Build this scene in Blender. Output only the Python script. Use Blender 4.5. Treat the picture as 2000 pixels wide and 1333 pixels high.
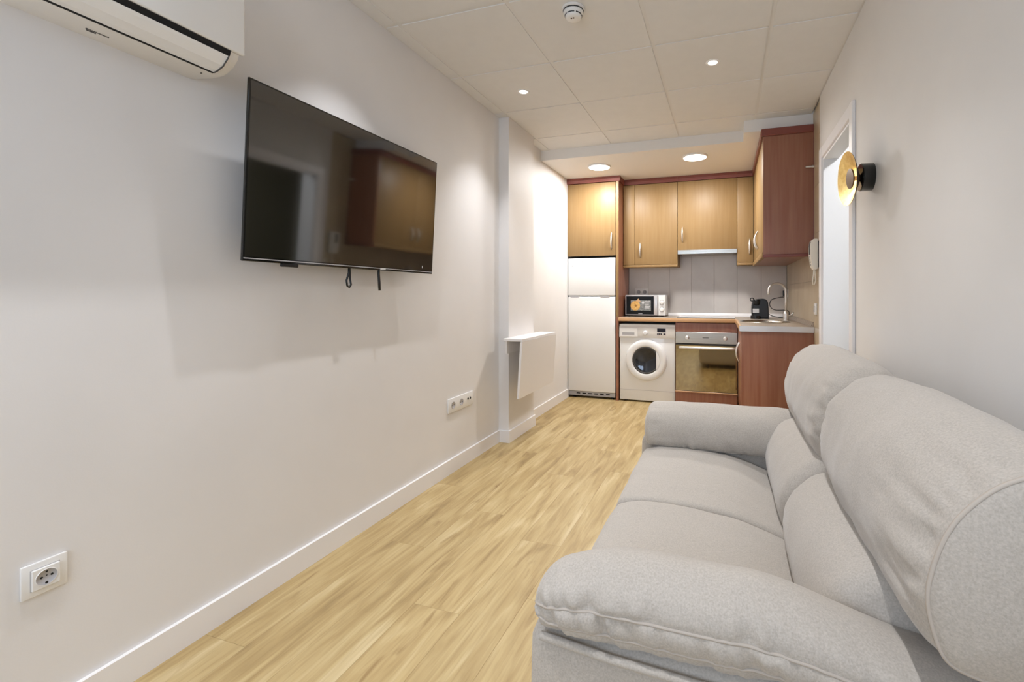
import bpy, bmesh, math, random
import numpy as np
from mathutils import Vector, Matrix, noise

for o in list(bpy.data.objects):
    bpy.data.objects.remove(o)
scene = bpy.context.scene
COL = scene.collection
random.seed(7)

# ------------------------------------------------------------------ camera
F_PX, W_PX, H_PX = 884.0, 2000.0, 1333.0
cam_d = bpy.data.cameras.new('camera')
cam = bpy.data.objects.new('camera', cam_d)
COL.objects.link(cam)
cam.location = (0, 0, 1.15)
cam.rotation_euler = (math.radians(90), 0, math.atan(276.0 / F_PX))
cam_d.sensor_fit = 'HORIZONTAL'
cam_d.sensor_width = 36
cam_d.lens = 36 * F_PX / W_PX
cam_d.shift_x = -(1140.0 - 1000.0) / W_PX
cam_d.shift_y = (576.0 - H_PX / 2) / W_PX
cam_d.clip_start = 0.02
scene.camera = cam

# ------------------------------------------------------------------ world, exposure
world = bpy.data.worlds.new('world')
scene.world = world
world.use_nodes = True
bg = world.node_tree.nodes['Background']
bg.inputs[0].default_value = (0.66, 0.80, 1.0, 1)
bg.inputs[1].default_value = 10.5
vs = scene.view_settings
vs.view_transform = 'Standard'
vs.look = 'None'
vs.gamma = 1
vs.use_curve_mapping = False
vs.exposure = -0.22
SPOT_W = 66.0
DISC_W = 25.0

# room
XL, XR, XT = -1.69, 0.633, 0.642      # left wall, right wall, face of the kitchen tiles on the right
YB, YN = 5.36, -1.5                   # kitchen wall, wall behind the camera
ZC, ZK = 2.533, 2.44                  # ceiling, kitchen soffit

# daylight portal in the window behind the camera
pd = bpy.data.lights.new('window_portal', 'AREA')
pd.shape = 'RECTANGLE'; pd.size = 1.3; pd.size_y = 1.3
pd.cycles.is_portal = True
po = bpy.data.objects.new('window_portal', pd)
COL.objects.link(po)
po.location = (-0.55, YN - 0.10, 1.55)
po.rotation_euler = (math.radians(-90), 0, math.pi)

# ------------------------------------------------------------------ helpers
def lin(r, g, b):
    f = lambda v: (v / 255 / 12.92) if v <= 10.3 else ((v / 255 + 0.055) / 1.055) ** 2.4
    return (f(r), f(g), f(b), 1)

def principled(name, rgb, rough=0.5, metal=0.0, spec=0.5, coat=0.0, coat_rough=0.05):
    m = bpy.data.materials.new(name)
    m.use_nodes = True
    p = m.node_tree.nodes['Principled BSDF']
    p.inputs['Base Color'].default_value = lin(*rgb)
    p.inputs['Roughness'].default_value = rough
    p.inputs['Metallic'].default_value = metal
    p.inputs['Specular IOR Level'].default_value = spec
    p.inputs['Coat Weight'].default_value = coat
    p.inputs['Coat Roughness'].default_value = coat_rough
    return m

def noisy(m, rgb2, scale=(6, 6, 6), detail=4, lo=0.35, hi=0.65, bump=0.0, bump_scale=None, coord='Object'):
    """mix the base colour with rgb2 by a noise, optional bump"""
    nt = m.node_tree; N = nt.nodes; L = nt.links
    p = N['Principled BSDF']
    base = tuple(p.inputs['Base Color'].default_value)
    tc = N.new('ShaderNodeTexCoord'); mp = N.new('ShaderNodeMapping')
    mp.inputs['Scale'].default_value = scale
    L.new(tc.outputs[coord], mp.inputs[0])
    n = N.new('ShaderNodeTexNoise'); n.inputs['Scale'].default_value = 1; n.inputs['Detail'].default_value = detail
    L.new(mp.outputs[0], n.inputs['Vector'])
    r = N.new('ShaderNodeMapRange'); r.inputs[1].default_value = lo; r.inputs[2].default_value = hi
    L.new(n.outputs[0], r.inputs[0])
    mx = N.new('ShaderNodeMix'); mx.data_type = 'RGBA'
    mx.inputs[6].default_value = base; mx.inputs[7].default_value = lin(*rgb2)
    L.new(r.outputs[0], mx.inputs[0]); L.new(mx.outputs[2], p.inputs['Base Color'])
    if bump:
        n2 = n
        if bump_scale:
            n2 = N.new('ShaderNodeTexNoise'); n2.inputs['Scale'].default_value = bump_scale; n2.inputs['Detail'].default_value = 3
            L.new(tc.outputs[coord], n2.inputs['Vector'])
        b = N.new('ShaderNodeBump'); b.inputs['Strength'].default_value = bump; b.inputs['Distance'].default_value = 0.002
        L.new(n2.outputs[0], b.inputs['Height']); L.new(b.outputs[0], p.inputs['Normal'])
    return m

def emitter(name, rgb, strength):
    m = bpy.data.materials.new(name); m.use_nodes = True
    nt = m.node_tree; nt.nodes.clear()
    e = nt.nodes.new('ShaderNodeEmission'); e.inputs[0].default_value = lin(*rgb); e.inputs[1].default_value = strength
    o = nt.nodes.new('ShaderNodeOutputMaterial'); nt.links.new(e.outputs[0], o.inputs[0])
    return m

def plank_material():
    m = principled('oak_laminate', (205, 172, 116), 0.46)
    nt = m.node_tree; N = nt.nodes; L = nt.links; p = N['Principled BSDF']
    oi = N.new('ShaderNodeObjectInfo'); tc = N.new('ShaderNodeTexCoord')
    ml = N.new('ShaderNodeMath'); ml.operation = 'MULTIPLY'; ml.inputs[1].default_value = 37.0
    L.new(oi.outputs['Random'], ml.inputs[0])
    ad = N.new('ShaderNodeVectorMath'); ad.operation = 'ADD'
    L.new(tc.outputs['Object'], ad.inputs[0]); L.new(ml.outputs[0], ad.inputs[1])
    def nz(scale, detail, dist=0.0):
        mp = N.new('ShaderNodeMapping'); mp.inputs['Scale'].default_value = scale
        L.new(ad.outputs[0], mp.inputs[0])
        n = N.new('ShaderNodeTexNoise'); n.inputs['Scale'].default_value = 1; n.inputs['Detail'].default_value = detail
        n.inputs['Distortion'].default_value = dist
        L.new(mp.outputs[0], n.inputs['Vector']); return n
    def ramp(n, stops):
        r = N.new('ShaderNodeValToRGB'); cr = r.color_ramp
        cr.elements[0].position = stops[0][0]; cr.elements[0].color = stops[0][1]
        cr.elements[1].position = stops[-1][0]; cr.elements[1].color = stops[-1][1]
        for s in stops[1:-1]:
            e = cr.elements.new(s[0]); e.color = s[1]
        L.new(n.outputs[0], r.inputs[0]); return r
    a = ramp(nz((15, 2.0, 9), 8, 0.9), [(0.27, lin(150, 126, 84)), (0.43, lin(174, 149, 102)), (0.57, lin(188, 165, 118)), (0.76, lin(208, 189, 147))])
    b = ramp(nz((110, 5, 70), 5, 0.4), [(0.30, (0.80, 0.76, 0.70, 1)), (0.55, (1, 1, 1, 1))])
    c = ramp(nz((16, 3.2, 16), 3, 1.2), [(0.24, (0.62, 0.54, 0.45, 1)), (0.36, (1, 1, 1, 1))])
    m1 = N.new('ShaderNodeMix'); m1.data_type = 'RGBA'; m1.blend_type = 'MULTIPLY'; m1.inputs[0].default_value = 0.75
    L.new(a.outputs[0], m1.inputs[6]); L.new(b.outputs[0], m1.inputs[7])
    m2 = N.new('ShaderNodeMix'); m2.data_type = 'RGBA'; m2.blend_type = 'MULTIPLY'; m2.inputs[0].default_value = 0.8
    L.new(m1.outputs[2], m2.inputs[6]); L.new(c.outputs[0], m2.inputs[7])
    hs = N.new('ShaderNodeHueSaturation')
    v = N.new('ShaderNodeMapRange'); v.inputs[3].default_value = 0.975; v.inputs[4].default_value = 1.02
    L.new(oi.outputs['Random'], v.inputs[0]); L.new(v.outputs[0], hs.inputs['Value'])
    L.new(m2.outputs[2], hs.inputs['Color']); L.new(hs.outputs[0], p.inputs['Base Color'])
    return m

M = {}
M['wall'] = noisy(principled('white_wall_paint', (233, 230, 228), 0.55, spec=0.3), (230, 227, 225), (3, 3, 3), 3, bump=0.06, bump_scale=220)
M['wallr'] = noisy(principled('warm_wall_paint', (228, 225, 221), 0.6, spec=0.3), (225, 222, 218), (3, 3, 3), 3, bump=0.06, bump_scale=220)
M['ceil'] = noisy(principled('ceiling_tile_white', (231, 229, 226), 0.8, spec=0.2), (229, 227, 224), (14, 14, 14), 4, bump=0.05, bump_scale=300)
M['tbar'] = principled('ceiling_grid_white', (228, 225, 221), 0.6)
M['soffit'] = principled('soffit_paint', (234, 231, 227), 0.6)
M['trim'] = principled('white_lacquer', (240, 237, 236), 0.32)
M['plank'] = plank_material()
M['screed'] = principled('dark_underlay', (96, 78, 52), 0.9)
M['tile'] = noisy(principled('backsplash_tile', (212, 205, 198), 0.3), (205, 197, 190), (5, 5, 5), 5)
M['tile2'] = noisy(principled('backsplash_tile_beige', (200, 184, 156), 0.3), (190, 172, 143), (5, 5, 3), 5)
M['grout'] = principled('grout', (178, 169, 160), 0.9)
M['honey'] = noisy(principled('cabinet_wood_lit', (152, 123, 82), 0.46, spec=0.4), (143, 113, 72), (38, 38, 2.2), 4, 0.3, 0.75)  # lit tone of the cabinet wood, brightness put into the colour
M['cherry'] = noisy(principled('cabinet_wood_shaded', (154, 104, 80), 0.36, coat=0.2, coat_rough=0.3), (138, 84, 60), (40, 40, 2.0), 4, 0.3, 0.75)  # redder, shaded copy of the door wood, shade put into the colour
M['cherryedge'] = principled('cherry_edge', (126, 66, 56), 0.36)
M['appl'] = principled('white_enamel', (238, 237, 235), 0.25, coat=0.3)
M['plastic'] = principled('white_plastic', (236, 234, 231), 0.35)
M['greyplastic'] = principled('grey_plastic', (176, 174, 176), 0.4)
M['dark'] = principled('black_plastic', (16, 16, 17), 0.3)
M['mwglass'] = principled('microwave_window', (9, 9, 10), 0.3, spec=0.25)
M['matdark'] = principled('shadow_gap_black', (10, 9, 9), 0.8)
M['gloss'] = principled('gloss_black', (8, 8, 9), 0.08, coat=0.5)
M['screen'] = principled('tv_screen_glass', (14, 13, 11), 0.07, spec=0.9, coat=1.0, coat_rough=0.05)
M['screen'].node_tree.nodes['Principled BSDF'].inputs['Coat IOR'].default_value = 1.75
M['steel'] = noisy(principled('brushed_steel', (196, 190, 180), 0.26, 1.0), (180, 174, 164), (4, 4, 220), 3)
M['chrome'] = principled('chrome', (225, 222, 216), 0.12, 1.0)
M['nickel'] = principled('satin_nickel', (226, 222, 216), 0.36, 0.8)
M['ovenglass'] = principled('mirror_oven_glass', (160, 146, 116), 0.04, 0.95, spec=0.8)
M['drumglass'] = principled('porthole_glass', (38, 42, 50), 0.05, 0.35, spec=0.9)
M['drum'] = principled('drum_steel', (120, 118, 118), 0.3, 0.9)
M['counter'] = noisy(principled('speckled_worktop', (186, 172, 156), 0.35), (142, 128, 114), (160, 160, 160), 3, 0.42, 0.6)
M['counteredge'] = principled('worktop_wood_edge', (206, 164, 120), 0.35)
M['alu'] = principled('aluminium_strip', (214, 212, 212), 0.3, 0.6)
M['gold'] = noisy(principled('gold_leaf', (222, 196, 128), 0.36, 0.8), (205, 172, 100), (60, 60, 60), 4)
M['brass'] = principled('dark_brass', (92, 74, 56), 0.4, 0.7)
M['beige_plastic'] = principled('ivory_plastic', (238, 233, 222), 0.4)
M['hall'] = principled('hall_darkened', (128, 124, 104), 0.8)  # dimness put into the colour: dark olive keeps the room beyond dark
M['doorwhite'] = principled('door_white', (244, 244, 246), 0.35)
M['lamp_on'] = emitter('lamp_diffuser', (255, 246, 232), 9.0)
M['spot_on'] = emitter('spot_lens', (255, 248, 238), 22.0)
M['sconce_on'] = emitter('sconce_led', (255, 240, 220), 22.0)
M['display'] = principled('display_glass', (18, 20, 40), 0.1)
M['ink'] = principled('printed_ink', (70, 68, 66), 0.6)
M['lightink'] = principled('light_ink', (205, 205, 205), 0.5)
M['food'] = noisy(principled('printed_food', (226, 186, 112), 0.5), (204, 150, 76), (90, 90, 90), 3)
M['fooddark'] = principled('printed_food_dark', (150, 104, 46), 0.5)
M['print'] = noisy(principled('printed_card', (104, 108, 106), 0.45), (150, 150, 148), (50, 50, 90), 4)

def fabric():
    m = principled('beige_woven_fabric', (191, 181, 170), 0.92, spec=0.15)
    nt = m.node_tree; N = nt.nodes; L = nt.links; p = N['Principled BSDF']
    p.inputs['Sheen Weight'].default_value = 0.25
    p.inputs['Sheen Roughness'].default_value = 0.5
    tc = N.new('ShaderNodeTexCoord')
    n1 = N.new('ShaderNodeTexNoise'); n1.inputs['Scale'].default_value = 260; n1.inputs['Detail'].default_value = 5
    n2 = N.new('ShaderNodeTexNoise'); n2.inputs['Scale'].default_value = 420; n2.inputs['Detail'].default_value = 2
    for n in (n1, n2): L.new(tc.outputs['Object'], n.inputs['Vector'])
    r = N.new('ShaderNodeValToRGB'); r.color_ramp.elements[0].position = 0.3; r.color_ramp.elements[1].position = 0.7
    r.color_ramp.elements[0].color = lin(169, 161, 151); r.color_ramp.elements[1].color = lin(187, 179, 169)
    L.new(n1.outputs[0], r.inputs[0])
    mx = N.new('ShaderNodeMix'); mx.data_type = 'RGBA'; mx.blend_type = 'OVERLAY'; mx.inputs[0].default_value = 0.12
    L.new(r.outputs[0], mx.inputs[6]); L.new(n2.outputs[0], mx.inputs[7]); L.new(mx.outputs[2], p.inputs['Base Color'])
    b = N.new('ShaderNodeBump'); b.inputs['Strength'].default_value = 0.25; b.inputs['Distance'].default_value = 0.0012
    L.new(n2.outputs[0], b.inputs['Height']); L.new(b.outputs[0], p.inputs['Normal'])
    return m
M['fabric'] = fabric()
M['piping'] = principled('fabric_piping', (184, 174, 163), 0.9, spec=0.15)

def pane_mat():
    m = bpy.data.materials.new('window_pane'); m.use_nodes = True
    nt = m.node_tree; nt.nodes.clear()
    t = nt.nodes.new('ShaderNodeBsdfTransparent'); g = nt.nodes.new('ShaderNodeBsdfGlossy'); g.inputs['Roughness'].default_value = 0.02
    x = nt.nodes.new('ShaderNodeMixShader'); x.inputs[0].default_value = 0.06
    o = nt.nodes.new('ShaderNodeOutputMaterial')
    nt.links.new(t.outputs[0], x.inputs[1]); nt.links.new(g.outputs[0], x.inputs[2]); nt.links.new(x.outputs[0], o.inputs[0])
    return m
M['pane'] = pane_mat()

def origin_of(o):
    v = Vector((0, 0, 0))
    while o is not None:
        v += o.location; o = o.parent
    return v

def obj(name, bm, mat, parent=None, smooth=False, local=False):
    me = bpy.data.meshes.new(name)
    if parent is not None and not local:
        bmesh.ops.translate(bm, verts=bm.verts, vec=-origin_of(parent))
    bm.to_mesh(me); bm.free()
    me.materials.append(M[mat] if isinstance(mat, str) else mat)
    if smooth:
        for p in me.polygons: p.use_smooth = True
        if smooth == 'auto':
            me.set_sharp_from_angle(angle=math.radians(35))
    o = bpy.data.objects.new(name, me)
    COL.objects.link(o)
    o.parent = parent
    return o

def thing(name, label, cat, loc, group=None):
    o = bpy.data.objects.new(name, None); COL.objects.link(o)
    o.empty_display_size = 0.05
    o.location = loc; o['label'] = label; o['category'] = cat
    if group: o['group'] = group
    return o

def struct(name, bm, mat, label=None, parent=None):
    o = obj(name, bm, mat, parent)
    if parent is None: o['kind'] = 'structure'
    if label: o['label'] = label
    return o

def BM(): return bmesh.new()

def box(bm, x0, x1, y0, y1, z0, z1, bev=0.0, seg=2):
    r = bmesh.ops.create_cube(bm, size=1.0)
    vs_ = r['verts']
    bmesh.ops.scale(bm, verts=vs_, vec=(x1 - x0, y1 - y0, z1 - z0))
    bmesh.ops.translate(bm, verts=vs_, vec=((x0 + x1) / 2, (y0 + y1) / 2, (z0 + z1) / 2))
    if bev:
        es = list({e for v in vs_ for e in v.link_edges})
        bmesh.ops.bevel(bm, geom=es, offset=bev, segments=seg, profile=0.5, affect='EDGES')
    return bm

def bx(*a, **k): return box(BM(), *a, **k)

AX = {'x': (Vector((1, 0, 0)), Vector((0, 1, 0)), Vector((0, 0, 1))),
      'y': (Vector((0, 1, 0)), Vector((0, 0, 1)), Vector((1, 0, 0))),
      'z': (Vector((0, 0, 1)), Vector((1, 0, 0)), Vector((0, 1, 0)))}

def lathe(bm, prof, c, axis='z', seg=32):
    """prof: list of (radius, height along axis)"""
    a, u, v = AX[axis] if isinstance(axis, str) else axis
    c = Vector(c); rings = []
    for r, h in prof:
        if r < 1e-6:
            rings.append([bm.verts.new(c + a * h)])
        else:
            rings.append([bm.verts.new(c + a * h + (u * math.cos(t) + v * math.sin(t)) * r)
                          for t in [2 * math.pi * k / seg for k in range(seg)]])
    for A, B in zip(rings[:-1], rings[1:]):
        for k in range(seg):
            k2 = (k + 1) % seg
            if len(A) == 1 and len(B) == 1: continue
            if len(A) == 1: f = (A[0], B[k], B[k2])
            elif len(B) == 1: f = (A[k], A[k2], B[0])
            else: f = (A[k], A[k2], B[k2], B[k])
            bm.faces.new(f)
    bmesh.ops.recalc_face_normals(bm, faces=bm.faces)
    return bm

def tube(bm, pts, rad, seg=8, closed=False, caps=True):
    pts = [Vector(p) for p in pts]; n = len(pts)
    rad = [rad] * n if not hasattr(rad, '__len__') else rad
    up = Vector((0, 0, 1)); rings = []; prev = None
    for i in range(n):
        if closed: t = pts[(i + 1) % n] - pts[i - 1]
        else: t = pts[min(i + 1, n - 1)] - pts[max(i - 1, 0)]
        t.normalize()
        if prev is None:
            a = t.cross(up)
            if a.length < 0.1: a = t.cross(Vector((1, 0, 0)))
        else:
            a = prev - t * prev.dot(t)
        a.normalize(); b = t.cross(a); prev = a
        rings.append([bm.verts.new(pts[i] + (a * math.cos(q) + b * math.sin(q)) * rad[i])
                      for q in [2 * math.pi * k / seg for k in range(seg)]])
    rng = range(n) if closed else range(n - 1)
    for i in rng:
        A, B = rings[i], rings[(i + 1) % n]
        for k in range(seg):
            bm.faces.new((A[k], A[(k + 1) % seg], B[(k + 1) % seg], B[k]))
    if caps and not closed:
        bm.faces.new(rings[0][::-1]); bm.faces.new(rings[-1])
    bmesh.ops.recalc_face_normals(bm, faces=bm.faces)
    return bm

def prism(bm, poly, a0, a1, axis='y'):
    """poly of (p,q): axis y -> (x,z); axis x -> (y,z); axis z -> (x,y)"""
    def P(p, q, a):
        return {'y': (p, a, q), 'x': (a, p, q), 'z': (p, q, a)}[axis]
    A = [bm.verts.new(P(p, q, a0)) for p, q in poly]
    B = [bm.verts.new(P(p, q, a1)) for p, q in poly]
    n = len(poly)
    for k in range(n):
        bm.faces.new((A[k], A[(k + 1) % n], B[(k + 1) % n], B[k]))
    bm.faces.new(A[::-1]); bm.faces.new(B)
    bmesh.ops.recalc_face_normals(bm, faces=bm.faces)
    return bm

def catmull(ctrl, n, closed=True):
    c = [np.array(p, float) for p in ctrl]; m = len(c); out = []
    segs = m if closed else m - 1
    dense = []
    for i in range(segs):
        g = (lambda k: c[k % m]) if closed else (lambda k: c[min(max(k, 0), m - 1)])
        p0, p1, p2, p3 = g(i - 1), g(i), g(i + 1), g(i + 2)
        for t in np.linspace(0, 1, 24, endpoint=False):
            dense.append(0.5 * (2 * p1 + (p2 - p0) * t + (2 * p0 - 5 * p1 + 4 * p2 - p3) * t * t + (3 * p1 - p0 - 3 * p2 + p3) * t ** 3))
    dense.append(c[0] if closed else c[-1])
    dense = np.array(dense)
    s = np.concatenate([[0], np.cumsum(np.linalg.norm(np.diff(dense, axis=0), axis=1))])
    q = np.linspace(0, s[-1], n, endpoint=not closed)
    return np.stack([np.interp(q, s, dense[:, k]) for k in range(dense.shape[1])], 1)

def bow_handle(bm, p0, p1, out, w=0.0085):
    """slim bow handle between two feet, bulging along out"""
    p0, p1, out = Vector(p0), Vector(p1), Vector(out)
    pts = []; rad = []
    for k in range(13):
        t = k / 12
        pts.append(p0.lerp(p1, t) + out * math.sin(math.pi * t) ** 0.7)
        rad.append(w * (0.55 + 0.55 * math.sin(math.pi * t)))
    tube(bm, pts, rad, 8)
    return bm

def light(parent, name, loc, radius, watts, col, spread=180):
    d = bpy.data.lights.new(name, 'AREA'); d.shape = 'DISK'; d.size = radius * 2
    d.energy = watts; d.color = col; d.spread = math.radians(spread)
    o = bpy.data.objects.new(name, d); COL.objects.link(o)
    o.parent = parent
    o.location = Vector(loc) - origin_of(parent)
    return o

# ================================================================== STRUCTURE
# floor with single planks
fl = struct('floor', bx(XL - 0.1, 2.1, YN - 0.05, YB + 0.05, -0.06, -0.008), 'screed', 'light oak laminate floor')
PW, PL = 0.195, 1.29
x = XL; ci = 0
offs = [0.0, 0.62, 0.24, 0.95, 0.43, 0.80, 0.12, 0.55, 1.05, 0.33, 0.72, 0.02, 0.5]
while x < 0.80:
    x1 = min(x + PW, 0.80)
    y = YN - offs[ci % len(offs)]
    while y < YB:
        a, b = max(y, YN), min(y + PL, YB)
        if b - a > 0.03:
            bm = BM()
            w, l = (x1 - x) / 2 - 0.0002, (b - a) / 2 - 0.0002
            box(bm, -w, w, -l, l, -0.008, 0.0, 0.0005, 1)
            o = obj('plank', bm, 'plank', local=True)
            o.parent = fl; o.location = ((x + x1) / 2, (a + b) / 2, 0)
        y += PL
    x = x1; ci += 1

# walls
struct('wall_left', bx(XL - 0.1, XL, YN, YB + 0.1, -0.05, 2.62), 'wall', 'white painted wall with television')
struct('wall_column', bx(XL, -1.605, 3.185, 3.665, -0.005, ZC), 'wall', 'shallow white pilaster behind the folding table')
bm = BM()
DY0, DY1, DZ = 2.665, 3.385, 2.07
box(bm, XR, XR + 0.16, YN, DY0, -0.05, 2.62)
box(bm, XR, XR + 0.16, DY1, 3.52, -0.05, 2.62)
box(bm, XT + 0.008, XR + 0.16, 3.52, YB + 0.1, -0.05, 2.62)
box(bm, XR, XR + 0.085, DY0, DY1, DZ, 2.62)
box(bm, XR + 0.085, XR + 0.16, DY0, DY1, 2.36, 2.62)
wr = struct('wall_right', bm, 'wallr', 'warm white wall behind the sofa')
wb = struct('wall_back', bx(XL, XT + 0.1, YB, YB + 0.1, -0.05, 2.62), 'wall', 'kitchen end wall')

# backsplash tiles on the kitchen wall and right wall
bm = BM(); box(bm, -1.10, XT + 0.008, YB - 0.003, YB, 0.90, 1.66)
obj('grout_bed', bm, 'grout', wb)
def tile_obj(x0, x1, y0, y1, z0, z1, parent, mat):
    obj('tile', bx(x0, x1, y0, y1, z0, z1, 0.0012, 1), mat, parent)
xs = [-1.10] + [v for v in (-0.868, -0.618, -0.368, -0.118, 0.132, 0.382)] + [XT - 0.002]
zs = [0.905, 1.66]
for i in range(len(xs) - 1):
    for j in range(len(zs) - 1):
        tile_obj(xs[i] + 0.001, xs[i + 1] - 0.001, YB - 0.008, YB - 0.001, zs[j] + 0.001, zs[j + 1] - 0.001, wb, 'tile')
bm = BM(); box(bm, XT + 0.004, XT + 0.008, 3.52, YB - 0.008, 0.0, ZC)
obj('grout_bed', bm, 'grout', wr)
ys = [3.521, 3.77, 4.02, 4.27, 4.52, 4.77, 5.02, YB - 0.009]
zt = [0.0, 0.205, 0.555, 0.905, 1.255, 1.605, 1.955, 2.305, ZC]
for i in range(len(ys) - 1):
    for j in range(len(zt) - 1):
        tile_obj(XT, XT + 0.005, ys[i] + 0.0008, ys[i + 1] - 0.0008, zt[j] + 0.0008, zt[j + 1] - 0.0008, wr, 'tile2')

# wall behind the camera with a window
WX0, WX1, WZ0, WZ1 = -1.2, 0.1, 0.9, 2.2
bm = BM()
box(bm, XL, WX0, YN - 0.1, YN, -0.05, 2.62); box(bm, WX1, XR + 0.16, YN - 0.1, YN, -0.05, 2.62)
box(bm, WX0, WX1, YN - 0.1, YN, -0.05, WZ0); box(bm, WX0, WX1, YN - 0.1, YN, WZ1, 2.62)
struct('wall_front', bm, 'wall', 'white wall with the window')
bm = BM()
for a in ((WX0, WX1, WZ0, WZ0 + 0.05), (WX0, WX1, WZ1 - 0.05, WZ1), (WX0, WX0 + 0.05, WZ0 + 0.05, WZ1 - 0.05), (WX1 - 0.05, WX1, WZ0 + 0.05, WZ1 - 0.05), (-0.59, -0.51, WZ0 + 0.05, WZ1 - 0.05)):
    box(bm, a[0], a[1], YN - 0.08, YN - 0.03, a[2], a[3])
win = struct('window_1', bm, 'trim', 'white framed window with two panes')
for a, b in ((WX0 + 0.05, -0.59), (-0.51, WX1 - 0.05)):
    obj('pane', bx(a, b, YN - 0.058, YN - 0.052, WZ0 + 0.05, WZ1 - 0.05), 'pane', win)

# ceiling: slab, T-bar grid, single tiles
ce = struct('ceiling', bx(XL - 0.1, 2.1, YN - 0.1, YB + 0.1, 2.56, 2.62), 'tbar', 'suspended ceiling of square tiles')
gx = [XL, -1.594, -0.987, -0.38, 0.227, XR]
gy = [YN, -1.09, -0.486, 0.118, 0.722, 1.326, 1.93, 2.51, 3.10, 3.70, 4.06]
bm = BM()
for g in gx[1:-1]: box(bm, g - 0.012, g + 0.012, YN, 4.06, ZC + 0.004, ZC + 0.012)
for g in gy[1:-1]: box(bm, XL, XR, g - 0.012, g + 0.012, ZC + 0.0044, ZC + 0.0125)
box(bm, XL, XL + 0.016, YN, 4.06, ZC + 0.004, ZC + 0.012); box(bm, XR - 0.016, XR, YN, 4.06, ZC + 0.004, ZC + 0.012)
obj('ceiling_grid', bm, 'tbar', ce)
for i in range(len(gx) - 1):
    for j in range(len(gy) - 1):
        bm = BM()
        sag = random.uniform(0, 0.0012)
        box(bm, gx[i] + 0.0105, gx[i + 1] - 0.0105, gy[j] + 0.0105, gy[j + 1] - 0.0105, ZC + 0.0012 - sag, ZC + 0.016)
        obj('ceiling_tile', bm, 'ceil', ce)

# kitchen soffit, stepping forward at the right
bm = BM()
prism(bm, [(XL, 4.04), (0.145, 4.04), (0.145, 3.82), (XT + 0.008, 3.82), (XT + 0.008, YB), (XL, YB)], ZK, 2.56, 'z')
struct('ceiling_kitchen', bm, 'soffit', 'lowered plaster ceiling over the kitchen')

# baseboards
BH, BT = 0.092, 0.014
struct('baseboard_left', prism(BM(), [(XL, YN), (XL + BT, YN), (XL + BT, 3.171), (-1.591, 3.171), (-1.591, 3.679), (XL + BT, 3.679), (XL + BT, 4.80), (XL, 4.80), (XL, 3.665), (-1.605, 3.665), (-1.605, 3.185), (XL, 3.185)], 0, BH, 'z'), 'trim', 'white baseboard along the television wall')
bm = BM(); box(bm, XR - BT, XR, YN, 2.60, 0, BH); box(bm, XR - BT, XR, 3.45, 3.52, 0, BH)
struct('baseboard_right', bm, 'trim', 'white baseboard behind the sofa')

# doorway in the right wall: casing, jambs, open leaf and the room behind
bm = BM()
box(bm, XR - 0.017, XR, DY0 - 0.062, DY0, 0, DZ + 0.072, 0.003, 1)
box(bm, XR - 0.017, XR, DY1, DY1 + 0.065, 0, DZ + 0.072, 0.003, 1)
box(bm, XR - 0.016, XR, DY0, DY1, DZ, DZ + 0.07, 0.003, 1)
struct('trim_1', bm, 'trim', 'white door casing in the right wall')
bm = BM()
for ya, yb in ((DY0, DY0 + 0.014), (DY1 - 0.014, DY1)):
    box(bm, XR - 0.004, XR + 0.085, ya, yb, 0, DZ)
    box(bm, XR + 0.085, XR + 0.164, ya, yb, 0, 2.36)
box(bm, XR - 0.004, XR + 0.088, DY0 + 0.014, DY1 - 0.014, DZ - 0.014, DZ)
struct('trim_2', bm, 'doorwhite', 'white door jamb lining')
bm = BM()
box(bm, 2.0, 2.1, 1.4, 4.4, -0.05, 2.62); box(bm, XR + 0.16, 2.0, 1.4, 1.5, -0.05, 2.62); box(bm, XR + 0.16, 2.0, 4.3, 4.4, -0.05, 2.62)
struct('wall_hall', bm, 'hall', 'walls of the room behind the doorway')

# ================================================================== LAMPS
def downlight(x, y, label):
    t = thing('recessed_spotlight', label, 'spotlight', (x, y, ZC), 'recessed ceiling spotlights')
    obj('bezel', lathe(BM(), [(0.026, -0.001), (0.030, -0.004), (0.037, -0.003), (0.040, 0.0), (0.040, 0.004), (0.026, 0.004), (0.026, -0.001)], (x, y, ZC), 'z', 32), 'trim', t, True)
    obj('lens', lathe(BM(), [(0, -0.0005), (0.026, -0.0005), (0.026, 0.003), (0, 0.003)], (x, y, ZC), 'z', 24), 'spot_on', t)
    d = bpy.data.lights.new('spot_light', 'SPOT'); d.energy = SPOT_W; d.color = (0.94, 0.955, 1.0)
    d.spot_size = math.radians(86); d.spot_blend = 1.0; d.shadow_soft_size = 0.012
    o = bpy.data.objects.new('spot_light', d); COL.objects.link(o); o.parent = t; o.location = (0, 0, -0.014)
SPOTS = [(-1.31, 2.82, 'small recessed spotlight in the ceiling, near the television wall by the pilaster'),
         (-0.07, 2.80, 'small recessed spotlight in the ceiling, in the tile column beside the doorway'),
         (-1.31, 1.62, 'small recessed spotlight in the ceiling above the television'),
         (-0.07, 1.62, 'small recessed spotlight in the ceiling above the sofa seat'),
         (-1.31, 0.42, 'small recessed spotlight in the ceiling above the air conditioner'),
         (-0.07, 0.42, 'small recessed spotlight in the ceiling in front of the sofa arm'),
         (-1.31, -0.78, 'small recessed spotlight in the ceiling by the television wall and window'),
         (-0.07, -0.78, 'small recessed spotlight in the ceiling by the sofa wall and window')]
for s_ in SPOTS: downlight(*s_)

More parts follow.
